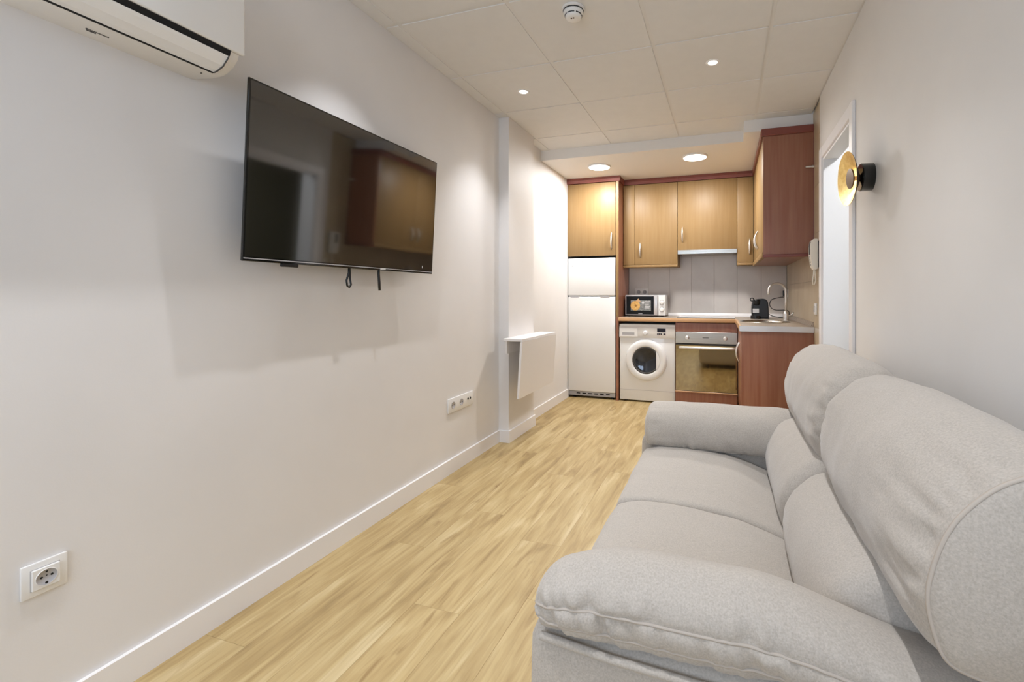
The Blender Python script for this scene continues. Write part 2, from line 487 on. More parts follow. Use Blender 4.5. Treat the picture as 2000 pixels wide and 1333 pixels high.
def disc_lamp(x, y, label):
    t = thing('ceiling_disc_lamp', label, 'ceiling lamp', (x, y, ZK), 'round kitchen ceiling lamps')
    obj('rim', lathe(BM(), [(0.105, -0.013), (0.112, -0.012), (0.116, 0.0), (0.105, 0.0), (0.105, -0.013)], (x, y, ZK), 'z', 48), 'trim', t, True)
    obj('diffuser', lathe(BM(), [(0, -0.012), (0.105, -0.012), (0.105, -0.004), (0, -0.004)], (x, y, ZK), 'z', 48), 'lamp_on', t)
    light(t, 'disc_light', (x, y, ZK - 0.016), 0.10, DISC_W, (0.99, 0.98, 0.97))
disc_lamp(-1.206, 4.39, 'round flat white ceiling lamp in front of the fridge cabinet')
disc_lamp(-0.268, 4.34, 'round flat white ceiling lamp in front of the hood cabinet')

t = thing('hall_fill_lamp', 'unseen disc lamp added behind the doorway to brighten the jamb', 'ceiling lamp', (1.3, 2.5, 2.56))  # unseen fill lamp, added to light the far door jamb
obj('diffuser', lathe(BM(), [(0, -0.03), (0.12, -0.03), (0.13, -0.02), (0.13, 0), (0, 0)], (1.3, 2.5, 2.56), 'z', 32), 'lamp_on', t)
light(t, 'disc_light', (1.3, 2.5, 2.52), 0.12, 30, (0.93, 0.96, 1.0))

# smoke detector
c = (-0.70, 2.075, ZC)
t = thing('smoke_detector', 'round white smoke detector with dark slots on the ceiling', 'smoke detector', c)
obj('base_plate', lathe(BM(), [(0, 0), (0.056, 0), (0.056, -0.010), (0.050, -0.012), (0, -0.012)], c, 'z', 40), 'plastic', t, 'auto')
obj('shadow_ring', lathe(BM(), [(0.047, -0.012), (0.051, -0.0125), (0.051, -0.0155), (0.047, -0.016)], c, 'z', 40), 'dark', t)
obj('body', lathe(BM(), [(0, -0.012), (0.049, -0.0155), (0.050, -0.022), (0.046, -0.030), (0.040, -0.034), (0.040, -0.038), (0.036, -0.046), (0.026, -0.050), (0, -0.051)], c, 'z', 40), 'plastic', t, True)
for k in range(6):
    bm = BM(); a0 = k * math.pi / 3 + 0.09; pts = [(c[0] + 0.0402 * math.cos(a0 + q * 0.145), c[1] + 0.0402 * math.sin(a0 + q * 0.145), c[2] - 0.0345) for q in range(7)]
    tube(bm, pts, 0.0028, 6); obj('vent_slot', bm, 'dark', t)
for dx in (-0.006, 0.005):
    obj('indicator', lathe(BM(), [(0, -0.053), (0.004, -0.0525), (0.004, -0.050)], (c[0] + dx, c[1] - 0.012, c[2]), 'z', 10), 'brass', t)

# wall sconce
cy, cz = 2.335, 1.682
t = thing('wall_sconce', 'wall lamp with gold dish and black round mount beside the doorway', 'wall lamp', (XR, cy, cz))
NX = (Vector((-1, 0, 0)), Vector((0, 1, 0)), Vector((0, 0, 1)))
obj('mount', lathe(BM(), [(0, 0), (0.061, 0), (0.062, 0.002), (0.062, 0.046), (0.059, 0.05), (0, 0.05)], (XR, cy, cz), NX, 48), 'gloss', t, 'auto')
NT = Vector((-1, -0.09, -0.05)).normalized(); NT = (NT, NT.cross(Vector((0, 0, 1))).normalized(), Vector((0, 0, 1)))
NT = (NT[0], NT[1], NT[1].cross(NT[0]).normalized())
obj('dish_back', lathe(BM(), [(0.012, 0.048), (0.014, 0.052), (0.118, 0.100), (0.121, 0.104)], (XR, cy, cz), NT, 64), 'brass', t, True)
obj('dish', lathe(BM(), [(0, 0.056), (0.014, 0.057), (0.118, 0.1035), (0.1215, 0.1042)], (XR, cy, cz), NT, 64), 'gold', t, True)
obj('stem', lathe(BM(), [(0.010, 0.055), (0.010, 0.086)], (XR, cy, cz), NT, 20), 'brass', t, True)
obj('led_ring', lathe(BM(), [(0.012, 0.0855), (0.038, 0.0855)], (XR, cy, cz), NT, 32), 'sconce_on', t)
obj('cover_disc', lathe(BM(), [(0, 0.086), (0.044, 0.086), (0.045, 0.092), (0, 0.094)], (XR, cy, cz), NT, 40), 'brass', t, 'auto')

# ================================================================== AIR CONDITIONER
AY0, AY1 = 0.27, 1.072
t = thing('air_conditioner', 'white wall-mounted split air conditioner high on the television wall', 'air conditioner', (XL, 0.67, 1.86))
prof = catmull([(XL, 1.866), (-1.62, 1.858), (-1.56, 1.858)], 8, False).tolist() + \
    [(-1.54, 1.8635), (-1.515, 1.877), (-1.495, 1.897), (-1.489, 1.915), (-1.487, 2.0), (-1.487, 2.12), (-1.50, 2.142), (-1.53, 2.15), (XL, 2.15)]
bm = BM(); n = len(prof)
rings = []
for yy, ins in ((AY0, 0.016), (AY0 + 0.005, 0.006), (AY0 + 0.016, 0.0), (AY1 - 0.03, 0.0), (AY1 - 0.012, 0.006), (AY1 - 0.003, 0.016), (AY1, 0.026)):
    cx, cz_ = -1.62, 2.0
    rings.append([bm.verts.new((p if abs(p - XL) < 1e-6 else p - ins * (1 if p > cx else -1), yy, q + (ins if q < cz_ else -ins))) for p, q in prof])
for A, B in zip(rings[:-1], rings[1:]):
    for k in range(n): bm.faces.new((A[k], A[(k + 1) % n], B[(k + 1) % n], B[k]))
bm.faces.new(rings[0]); bm.faces.new(rings[-1][::-1]); bmesh.ops.recalc_face_normals(bm, faces=bm.faces)
obj('casing', bm, 'plastic', t, 'auto')
obj('front_panel', bx(-1.492, -1.476, AY0 - 0.002, AY1 - 0.004, 1.918, 2.148, 0.006, 3), M['appl'], t, 'auto')
bm = BM(); prism(bm, [(-1.503, 1.895), (-1.4855, 1.9015), (-1.4815, 1.9165), (-1.50, 1.917)], AY0 + 0.03, AY1 - 0.045, 'y')
obj('air_slot', bm, 'matdark', t)
fp = [(-1.552, 1.8595), (-1.537, 1.8625), (-1.512, 1.8735), (-1.493, 1.893), (-1.487, 1.9005), (-1.493, 1.9035), (-1.515, 1.8865), (-1.54, 1.872)]
fp = [(p + (0.0045 if k < 5 else 0), q - (0.0035 if k < 5 else 0)) for k, (p, q) in enumerate(fp)]
flap = obj('louver_flap', prism(BM(), fp, AY0 + 0.035, AY1 - 0.052, 'y'), 'appl', t)
bm = BM(); box(bm, -1.5565, -1.549, AY0 + 0.035, AY1 - 0.05, 1.8545, 1.860)
obj('flap_seam', bm, 'matdark', t)
bm = BM()
tube(bm, [(fp[k][0] + 0.001, AY1 - 0.051 - 0.0, fp[k][1] - 0.0008) for k in range(5)], 0.0022, 6)
obj('flap_end_seam', bm, 'ink', t)
for k, (a, b) in enumerate(((0.752, 0.800), (0.757, 0.776))):
    bm = BM()
    y = a
    while y < b:
        w = random.uniform(0.0012, 0.004); box(bm, -1.6195 - k * 0.009, -1.616 - k * 0.009, y, min(y + w, b), 1.8565, 1.8595); y += w + 0.0014
    obj('printed_text', bm, 'ink', t)
bm = BM(); box(bm, -1.596, -1.590, 1.012, 1.015, 1.8555, 1.859); obj('drip_mark', bm, 'ink', t)

# ================================================================== TELEVISION
tv = thing('television', 'large black flat television tilted forward on the white wall', 'television', (-1.60, 1.68, 1.268))
tv.rotation_euler = (0, math.atan(0.034 / 0.632), 0)
TW, TH = 0.534, 0.636       # half width, height; local x toward the room
obj('rear_housing', bx(-0.045, -0.008, -TW + 0.08, TW - 0.08, 0.03, 0.36, 0.01, 2), 'dark', tv, local=True)
obj('bezel', bx(-0.010, 0.0, -TW, TW, 0.0, TH, 0.002, 1), 'gloss', tv, local=True)
obj('screen', bx(-0.002, 0.0006, -TW + 0.007, TW - 0.007, 0.017, TH - 0.007), 'screen', tv, local=True)
obj('lower_strip', bx(-0.002, 0.0016, -TW + 0.004, TW - 0.004, 0.0085, 0.0125), 'greyplastic', tv, local=True)
obj('badge', bx(0.0, 0.0022, 0.125, 0.160, 0.004, 0.0135), 'lightink', tv, local=True)
obj('energy_mark', bx(0.0004, 0.0010, TW - 0.094, TW - 0.090, 0.028, 0.042), 'lightink', tv, local=True)
obj('receiver', bx(-0.012, 0.001, -0.385, -0.315, -0.012, 0.001, 0.003, 2), 'dark', tv, local=True)
bm = BM(); box(bm, -0.086, -0.045, -0.22, 0.22, 0.05, 0.09); box(bm, -0.085, -0.045, -0.16, -0.12, 0.02, 0.30); box(bm, -0.085, -0.045, 0.12, 0.16, 0.02, 0.30); box(bm, -0.104, -0.08, -0.06, 0.06, 0.30, 0.36); box(bm, -0.095, -0.04, -0.17, 0.17, 0.29, 0.31)
obj('wall_bracket', bm, 'dark', tv, local=True)
# two pull straps of the bracket
bm = BM(); tube(bm, [(-0.012, -0.055, 0.02), (-0.012, -0.054, -0.02), (-0.011, -0.066, -0.055), (-0.010, -0.062, -0.078), (-0.010, -0.050, -0.086), (-0.010, -0.040, -0.074), (-0.012, -0.046, -0.045), (-0.012, -0.050, 0.0)], 0.0042, 8)
obj('pull_strap', bm, 'dark', tv, True, local=True)
bm = BM(); tube(bm, [(-0.012, 0.128, 0.02), (-0.012, 0.130, -0.02), (-0.011, 0.135, -0.06), (-0.010, 0.139, -0.098)], [0.0055, 0.006, 0.0066, 0.006], 8)
obj('pull_strap', bm, 'dark', tv, True, local=True)

# ================================================================== SOCKETS
def socket_insert(t, c, nrm, horiz, r=0.0195, name='socket_well'):
    """round schuko well: ring, floor, two pin holes and two earth clips; nrm/horiz are unit Vectors"""
    up = Vector((0, 0, 1)); ax = (nrm, horiz, up)
    o = obj(name, lathe(BM(), [(r + 0.0025, 0.0), (r + 0.001, 0.0014), (r, 0.0010), (r - 0.0012, -0.007), (0, -0.0072)], c, ax, 28), 'greyplastic' if r < 0.017 else 'plastic', t, 'auto')
    for s in (-1, 1):
        p = Vector(c) + horiz * s * r * 0.46
        obj('pin_hole', lathe(BM(), [(r * 0.16, -0.0072), (r * 0.16, -0.0066), (0, -0.0066)], p, ax, 12), 'matdark', o)
        q = Vector(c) + up * s * r * 0.86
        bm = BM(); lathe(bm, [(r * 0.15, -0.006), (r * 0.15, -0.001), (0, -0.001)], q, ax, 8); obj('earth_clip', bm, 'dark', o)
    return o
PX, PY = Vector((1, 0, 0)), Vector((0, 1, 0))
t = thing('wall_socket', 'single white wall socket low on the wall under the air conditioner', 'socket', (XL, 0.703, 0.42))
def frame_x(y0, y1, z0, z1, th, hole):
    bm = BM()
    a = [(y0, y1, hole[3], z1), (y0, y1, z0, hole[2]), (y0, hole[0], hole[2], hole[3]), (hole[1], y1, hole[2], hole[3])]
    for q in a: box(bm, XL, XL + th, q[0], q[1], q[2], q[3])
    return bm
bm = bx(XL, XL + 0.009, 0.661, 0.746, 0.378, 0.463, 0.003, 2); obj('cover_frame', bm, 'plastic', t, 'auto')
bm = BM()
for a in ((0.6765, 0.7305, 0.447, 0.448), (0.6765, 0.7305, 0.393, 0.394), (0.6765, 0.6775, 0.394, 0.447), (0.7295, 0.7305, 0.394, 0.447)):
    box(bm, XL + 0.0085, XL + 0.0093, *a)
obj('insert_seam', bm, 'greyplastic', t)
bm = bx(XL + 0.008, XL + 0.0155, 0.678, 0.729, 0.3945, 0.4465, 0.0012, 1)
obj('insert', bm, 'plastic', t)
# well is sunk into the insert
ins = t
w = obj('well_ring', lathe(BM(), [(0.0215, 0.0), (0.0205, 0.0016), (0.0195, 0.0012)], (XL + 0.0153, 0.7035, 0.4205), (PX, PY, Vector((0, 0, 1))), 32), 'plastic', t, True)
obj('well_floor', lathe(BM(), [(0, 0.0003), (0.0195, 0.0003), (0.0198, 0.0012)], (XL + 0.0153, 0.7035, 0.4205), (PX, PY, Vector((0, 0, 1))), 32), 'greyplastic', t, True)
for dy, dz, r_ in ((-0.0095, 0.002, 0.0028), (0.0095, 0.002, 0.0028), (0.0, 0.0135, 0.0022), (0.0, -0.0145, 0.003), (0, 0.004, 0.0015)):
    obj('pin_hole', lathe(BM(), [(0, 0.0007), (r_, 0.0007), (r_, 0.0002)], (XL + 0.0153, 0.7035 + dy, 0.4205 + dz), (PX, PY, Vector((0, 0, 1))), 12), 'matdark', t)

def gang_plate(name, label, n, c, nrm, horiz, pitch, hgt, kinds):
    t = thing(name, label, 'socket', c)
    up = Vector((0, 0, 1)); half = n * pitch / 2 + 0.006
    c = Vector(c)
    def slab(h0, h1, z0, z1, d0, d1, bev=0.0):
        bm = BM(); box(bm, h0, h1, d0, d1, z0, z1, bev, 2)
        mat = Matrix((horiz, nrm, up)).transposed().to_4x4(); mat.translation = c
        bmesh.ops.transform(bm, matrix=mat, verts=bm.verts); bmesh.ops.recalc_face_normals(bm, faces=bm.faces)
        return bm
    obj('cover_plate', slab(-half, half, -hgt / 2, hgt / 2, 0, 0.010, 0.003), 'plastic', t, 'auto')
    for i, k in enumerate(kinds):
        hc = -n * pitch / 2 + pitch * (i + 0.5); p = c + horiz * hc + nrm * 0.0102
        ax = (nrm, horiz, up)
        if k == 's':
            o = obj('socket_well', lathe(BM(), [(0.0225, 0.0), (0.021, 0.002), (0.0195, 0.0015), (0.019, 0.0004), (0, 0.0003)], p, ax, 28), 'greyplastic', t, True)
            for s in (-1, 1):
                obj('pin_hole', lathe(BM(), [(0.0034, 0.0002), (0.0034, 0.0008), (0, 0.0008)], p + horiz * s * 0.0095, ax, 10), 'matdark', o)
        elif k == 'a':
            for s in (-1, 1):
                obj('aerial_jack', lathe(BM(), [(0.0085, 0.0), (0.0085, 0.001), (0.006, 0.003), (0.006, 0.0012), (0, 0.0012)], p + horiz * s * 0.014 + up * 0.004, ax, 16), 'dark', t)
    return t
gang_plate('wall_socket', 'long white triple wall socket plate beside the pilaster', 3, (XL, 2.642, 0.434), PX, PY, 0.0945, 0.092, 'ssa')
gang_plate('wall_socket', 'white double wall socket on the backsplash above the microwave', 2, (-0.945, YB - 0.008, 1.182), -PY, PX, 0.072, 0.085, 'ss')
gang_plate('wall_socket', 'white wall socket on the corner tiles behind the kitchen tap', 1, (XT, 5.27, 1.165), -PX, PY, 0.07, 0.085, 's')

# light switch on the right tiles
t = thing('light_switch', 'small white rocker switch on beige tiles below the intercom', 'switch', (XT, 3.70, 1.045))
obj('cover_plate', bx(XT - 0.010, XT, 3.655, 3.735, 1.003, 1.087, 0.003, 2), 'plastic', t, 'auto')
bm = BM(); prism(bm, [(XT - 0.010, 1.022), (XT - 0.0165, 1.026), (XT - 0.0125, 1.068), (XT - 0.010, 1.068)], 3.672, 3.718, 'y')
obj('rocker', bm, 'appl', t)

# intercom phone
t = thing('intercom_phone', 'white intercom handset with dark slot on the tiled wall by the doorway', 'intercom', (XT, 3.62, 1.335))
IY0, IY1 = 3.575, 3.665
obj('back_plate', bx(XT - 0.010, XT, IY0 - 0.002, IY1 + 0.004, 1.345, 1.535, 0.003, 1), 'dark', t)
pr = [(XT - 0.010, 1.333), (XT - 0.032, 1.331), (XT - 0.046, 1.355), (XT - 0.056, 1.43), (XT - 0.058, 1.50), (XT - 0.050, 1.538), (XT - 0.036, 1.551), (XT - 0.010, 1.551)]
bm = BM(); prism(bm, pr, IY0, IY1, 'y'); bmesh.ops.bevel(bm, geom=list(bm.edges), offset=0.003, segments=2, affect='EDGES')
obj('housing', bm, 'beige_plastic', t, 'auto')
bm = BM(); prism(bm, [(XT - 0.0585, 1.44), (XT - 0.0605, 1.503), (XT - 0.0535, 1.533), (XT - 0.05, 1.53), (XT - 0.05, 1.44)], IY0 + 0.028, IY1 - 0.028, 'y')
obj('speaker_slot', bm, 'ink', t)
for k in range(4):
    z = 1.425 - 0.02 * k
    obj('button', lathe(BM(), [(0.007, 0), (0.007, 0.002), (0, 0.0025)], (XT - 0.0555 + 0.0025 * k, (IY0 + IY1) / 2, z), NX, 14), 'greyplastic', t)
bm = BM(); tube(bm, [(XT - 0.03, 3.61, 1.335), (XT - 0.032, 3.612, 1.29), (XT - 0.038, 3.615, 1.25), (XT - 0.036, 3.618, 1.225), (XT - 0.026, 3.622, 1.222), (XT - 0.016, 3.625, 1.25), (XT - 0.02, 3.622, 1.30), (XT - 0.022, 3.62, 1.335)], 0.004, 8)
obj('cord', bm, 'beige_plastic', t, True)
bm = BM(); box(bm, XT - 0.007, XT, 3.545, 3.565, 1.13, 1.275, 0.002, 1)
obj('cable_duct', bm, 'beige_plastic', t)

# ================================================================== FOLDING TABLE
t = thing('folding_table', 'white wall-mounted drop-leaf table folded down on the pilaster', 'folding table', (-1.605, 3.44, 0.36))
obj('fixed_shelf', bx(-1.605, -1.447, 3.095, 3.80, 0.797, 0.817, 0.002, 1), 'trim', t)
bm = BM(); box(bm, -1.605, -1.585, 3.12, 3.665, 0.70, 0.797); obj('wall_batten', bm, 'trim', t)
bm = BM(); prism(bm, [(-1.462, 0.794), (-1.444, 0.797), (-1.472, 0.367), (-1.490, 0.367)], 3.09, 3.80, 'y'); obj('drop_leaf', bm, 'trim', t)
bm = BM(); box(bm, -1.475, -1.45, 3.2, 3.26, 0.793, 0.797); obj('hinge', bm, 'nickel', t)
bm = BM(); box(bm, -1.475, -1.45, 3.6, 3.66, 0.793, 0.797); obj('hinge', bm, 'nickel', t)
bm = BM(); box(bm, -1.585, -1.50, 3.42, 3.44, 0.62, 0.797); obj('swing_support', bm, 'trim', t)

# ================================================================== FRIDGE
FX0, FX1, FY = XL + 0.005, -1.139, 4.80
t = thing('refrigerator', 'tall white two-door refrigerator under the honey wood cabinet', 'refrigerator', (-1.41, 5.08, 0))
obj('body', bx(FX0 + 0.004, FX1 - 0.004, FY + 0.058, 5.34, 0.03, 1.553, 0.004, 1), 'appl', t)
obj('lower_door', bx(FX0, FX1, FY, FY + 0.052, 0.075, 1.128, 0.010, 3), 'appl', t, 'auto')
obj('freezer_door', bx(FX0, FX1, FY, FY + 0.052, 1.139, 1.555, 0.010, 3), 'appl', t, 'auto')
bm = BM(); box(bm, FX0 + 0.006, FX1 - 0.006, FY + 0.05, FY + 0.06, 0.06, 1.54); obj('door_seal', bm, 'greyplastic', t)
for a in (-1.60, -1.255):
    bm = BM(); prism(bm, [(a - 0.055, 1.1285), (a - 0.04, 1.120), (a + 0.04, 1.120), (a + 0.055, 1.1285), (a + 0.04, 1.1395), (a - 0.04, 1.1395)], FY - 0.0015, FY + 0.03, 'y')
    obj('grip_recess', bm, 'greyplastic', t)
gr = obj('toe_grille', bx(FX0 + 0.004, FX1 - 0.004, FY + 0.012, FY + 0.03, 0.026, 0.072), 'greyplastic', t)
for k in range(6):
    a = FX0 + 0.10 + k * 0.068
    obj('grille_slot', bx(a, a + 0.042, FY + 0.010, FY + 0.0125, 0.047, 0.058), 'matdark', gr)
for a in (FX0 + 0.05, FX1 - 0.05):
    for yy in (FY + 0.08, 5.28):
        obj('foot', lathe(BM(), [(0, 0), (0.018, 0), (0.018, 0.03), (0, 0.03)], (a, yy, 0), 'z', 16), 'dark', t)
for a, b in ((-1.63, 1.47), (-1.515, 1.515)):
    obj('magnet_mark', lathe(BM(), [(0, 0.0015), (0.006, 0.001), (0.006, 0)], (a, FY, b), (-PY, PX, Vector((0, 0, 1))), 12), 'greyplastic', t)

# ================================================================== CABINETS
def door(t, x0, x1, y0, y1, z0, z1, mat='honey', handle=None, name='door'):
    d = obj(name, bx(x0, x1, y0, y1, z0, z1, 0.0022, 2), mat, t, 'auto')
    if handle:
        bm = BM(); bow_handle(bm, *handle); obj('handle', bm, 'nickel', d, True)
    return d
CT = 2.385            # top of doors
PYV = Vector((0, -0.026, 0))
# fridge cabinet with the tall side panel
t = thing('fridge_cabinet', 'honey wood cabinet above the refrigerator with tall cherry side panel', 'cabinet', (-1.40, 5.08, 0))
obj('carcass', bx(XL + 0.002, -1.133, 4.822, YB - 0.0095, 1.60, CT), 'cherry', t)
obj('side_panel', bx(-1.131, -1.1015, 4.80, YB - 0.0095, 0.0, CT), 'cherry', t)
obj('panel_edge', bx(-1.1305, -1.1020, 4.7985, 4.80, 0.91, CT), 'honey', t)
door(t, XL + 0.004, -1.135, 4.80, 4.82, 1.578, CT - 0.004, 'honey', ((-1.180, 4.80, 1.648), (-1.180, 4.80, 1.826), PYV))
bm = BM(); prism(bm, [(4.784, CT), (4.776, CT + 0.03), (4.776, ZK - 0.001), (YB - 0.0095, ZK - 0.001), (YB - 0.0095, CT)], XL + 0.001, -1.083, 'x'); obj('crown_moulding', bm, 'cherryedge', t)

WY = 5.02
def wall_cab(name, label, x0, x1, z0, doors, rail=True, crown=(None, None)):
    t = thing(name, label, 'cabinet', ((x0 + x1) / 2, YB, z0))
    obj('carcass', bx(x0 + 0.0005, x1 - 0.0005, WY + 0.021, YB - 0.009, z0 + 0.004, CT), 'honey', t)
    for d in doors:
        door(t, d[0] + 0.0012, d[1] - 0.0012, WY, WY + 0.02, z0 + (0.022 if rail else 0.004), CT - 0.004, 'honey', d[2])
    if rail:
        obj('light_rail', bx(x0, x1, WY - 0.006, WY + 0.020, z0 - 0.006, z0 + 0.019, 0.004, 2), 'honey', t, 'auto')
    bm = BM(); prism(bm, [(WY - 0.012, CT - 0.002), (WY - 0.022, CT + 0.028), (WY - 0.022, ZK - 0.001), (YB - 0.0095, ZK - 0.001), (YB - 0.0095, CT + 0.001), (WY, CT + 0.001)], crown[0] or x0, crown[1] or x1, 'x')
    obj('crown_moulding', bm, 'cherryedge', t)
    return t
wall_cab('wall_cabinet', 'honey wood wall cabinet above the microwave', -1.098, -0.4945, 1.462,
         [(-1.098, -0.967, None), (-0.967, -0.4945, ((-0.905, WY, 1.565), (-0.905, WY, 1.728), PYV))], crown=(-1.0825, None))
hc = wall_cab('hood_cabinet', 'shorter honey wood wall cabinet above the range hood', -0.4935, 0.1215, 1.632,
         [(-0.4935, 0.1215, ((-0.442, WY, 1.718), (-0.442, WY, 1.884), PYV))], rail=False)
wall_cab('narrow_wall_cabinet', 'narrow honey wood wall cabinet in the kitchen corner', 0.1225, 0.2835, 1.466,
         [(0.1225, 0.2835, ((0.243, WY, 1.572), (0.243, WY, 1.732), PYV))])
# right wall cabinet, doors facing the television wall, cherry end panel toward the room
t = thing('corner_wall_cabinet', 'tall wall cabinet on the right wall with reddish cherry end panel', 'cabinet', (0.46, 4.4, 1.44))
obj('carcass', bx(0.306, XT - 0.001, 3.806, YB - 0.009, 1.466, CT), 'cherry', t)
obj('end_panel', bx(0.286, XT - 0.001, 3.79, 3.805, 1.462, CT - 0.002), 'cherry', t)
HX = Vector((-0.028, 0, 0))
door(t, 0.2855, 0.304, 3.806, 4.408, 1.490, CT - 0.004, 'honey', ((0.286, 4.36, 1.565), (0.286, 4.36, 1.725), HX))
door(t, 0.2855, 0.304, 4.411, 5.014, 1.490, CT - 0.004, 'honey', ((0.286, 4.47, 1.565), (0.286, 4.47, 1.725), HX))
obj('light_rail', bx(0.276, 0.306, 3.80, 5.012, 1.444, 1.487, 0.006, 2), 'honey', t, 'auto')
obj('end_rail', bx(0.284, XT - 0.001, 3.782, 3.806, 1.440, 1.464, 0.003, 1), 'cherryedge', t)
bm = BM(); box(bm, 0.270, XT - 0.001, 3.770, 3.80, CT - 0.002, ZK - 0.001, 0.004, 1); box(bm, 0.270, 0.31, 3.80, 4.996, CT - 0.002, ZK - 0.001)
obj('crown_moulding', bm, 'cherryedge', t)
bm = BM(); box(bm, XT - 0.004, XT, 3.786, 3.79, 1.47, CT); obj('scribe_strip', bm, 'cherryedge', t)
obj('door_stop', lathe(BM(), [(0, 0), (0.011, 0), (0.011, 0.012), (0.009, 0.014), (0.009, 0.058), (0, 0.06)], (XT - 0.001, 3.775, 2.118), NX, 18), 'nickel', t, 'auto')

# range hood
t = thing('range_hood', 'slim stainless pull-out range hood under the short cabinet', 'range hood', (-0.186, 5.15, 1.59))
obj('housing', bx(-0.488, 0.116, WY + 0.012, YB - 0.010, 1.596, 1.636), 'greyplastic', t)
obj('front_strip', bx(-0.492, 0.120, WY - 0.012, WY + 0.012, 1.590, 1.6345, 0.002, 1), 'steel', t)
bm = BM(); box(bm, -0.46, 0.09, WY + 0.03, YB - 0.05, 1.592, 1.5965); obj('grease_filter', bm, 'steel', t)

# ------------------------------------------------------------------ base units
CZ = 0.905
t = thing('oven_housing', 'reddish cherry base unit around the built-in oven', 'cabinet', (-0.19, 5.08, 0))
obj('side_panel', bx(-0.494, -0.478, 4.80, YB - 0.01, 0.0, 0.864), 'cherry', t)
obj('side_panel', bx(0.106, 0.122, 4.80, YB - 0.01, 0.0, 0.864), 'cherry', t)
obj('drawer_front', bx(-0.4925, 0.1205, 4.782, 4.80, 0.768, 0.860, 0.002, 1), 'cherry', t)
obj('plinth', bx(-0.478, 0.106, 4.815, 4.835, 0.0, 0.098), 'cherry', t)
obj('lower_panel', bx(-0.4925, 0.1205, 4.782, 4.80, 0.02, 0.142, 0.002, 1), 'cherry', t)
obj('panel_lip', bx(-0.4925, 0.1205, 4.776, 4.80, 0.1425, 0.155, 0.002, 1), 'counteredge', t)
obj('back_board', bx(-0.478, 0.106, 5.33, YB - 0.012, 0.0, 0.86), 'cherry', t)

t = thing('oven', 'stainless built-in oven with mirrored glass door and bar handle', 'oven', (-0.186, 5.05, 0.16))
obj('body', bx(-0.477, 0.105, 4.802, 5.32, 0.157, 0.765), 'dark', t)
cp = obj('control_panel', bx(-0.4905, 0.1185, 4.780, 4.801, 0.648, 0.766, 0.002, 1), 'steel', t)
for a in (-0.372, 0.003):
    obj('knob', lathe(BM(), [(0.021, 0), (0.021, 0.004), (0.017, 0.006), (0.0155, 0.024), (0.012, 0.027), (0, 0.027)], (a, 4.780, 0.707), (-PY, PX, Vector((0, 0, 1))), 24), 'nickel', cp, 'auto')
bm = BM()
for k in range(6): box(bm, -0.218 + k * 0.010, -0.211 + k * 0.010, 4.7792, 4.7801, 0.704, 0.714)
obj('brand_mark', bm, 'ink', cp)
dr = obj('oven_door', bx(-0.4905, 0.1185, 4.782, 4.801, 0.158, 0.640, 0.002, 1), 'dark', t)
obj('glass', bx(-0.488, 0.116, 4.7805, 4.7825, 0.160, 0.632), 'ovenglass', dr)
obj('top_gap', bx(-0.489, 0.117, 4.7835, 4.7995, 0.6405, 0.6475), 'matdark', t)
bm = BM(); tube(bm, [(-0.455 + 0.565 * k / 12, 4.755 - 0.012 * math.sin(math.pi * k / 12), 0.606) for k in range(13)], 0.0135, 12)
obj('handle', bm, 'nickel', dr, True)
for a in (-0.44, 0.095):
    bm = BM(); tube(bm, [(a, 4.783, 0.606), (a, 4.752, 0.606)], 0.007, 8); obj('handle_post', bm, 'steel', dr)

# washing machine
WX0_, WX1_, WYF = -1.092, -0.497, 4.80
t = thing('washing_machine', 'white front-loading washing machine between fridge panel and oven', 'washing machine', (-0.795, 5.08, 0))
obj('body', bx(WX0_ + 0.003, WX1_ - 0.002, WYF + 0.004, 5.34, 0.018, 0.834, 0.006, 2), 'appl', t, 'auto')
bm = BM(); prism(bm, [(WYF + 0.01, 0.832), (WYF + 0.002, 0.808), (WYF - 0.010, 0.795), (WYF - 0.012, 0.70), (WYF - 0.006, 0.688), (WYF + 0.01, 0.688)], WX0_, WX1_, 'x')
cp = obj('control_fascia', bm, 'appl', t, 'auto')
dw = obj('detergent_drawer', bx(WX0_ + 0.004, -0.891, WYF - 0.016, WYF - 0.008, 0.700, 0.792, 0.003, 1), 'appl', cp)
obj('drawer_grip', bx(-1.058, -0.925, WYF - 0.0172, WYF - 0.0155, 0.718, 0.748), 'greyplastic', dw)
AXF = (-PY, PX, Vector((0, 0, 1)))
obj('program_knob', lathe(BM(), [(0.026, 0), (0.026, 0.004), (0.0215, 0.007), (0.019, 0.024), (0.016, 0.027), (0, 0.027)], (-0.807, WYF - 0.011, 0.742), AXF, 32), 'plastic', cp, 'auto')
obj('display', bx(-0.683, -0.595, WYF - 0.0135, WYF - 0.010, 0.757, 0.793), 'display', cp)
for a in ((-0.683, -0.668), (-0.664, -0.649), (-0.645, -0.632), (-0.618, -0.595)):
    obj('button', bx(a[0], a[1], WYF - 0.0145, WYF - 0.010, 0.727, 0.741), 'display', cp)
bm = BM(); box(bm, WX0_ + 0.004, WX1_ - 0.003, WYF + 0.002, WYF + 0.006, 0.128, 0.1305); obj('kick_seam', bm, 'greyplastic', t)
DC = (-0.802, WYF + 0.004, 0.452)
dd = obj('porthole_door', lathe(BM(), [(0.142, 0.008), (0.144, 0.022), (0.149, 0.029), (0.158, 0.032), (0.195, 0.031), (0.210, 0.026), (0.219, 0.014), (0.222, 0.0)], DC, AXF, 64), 'appl', t, True)
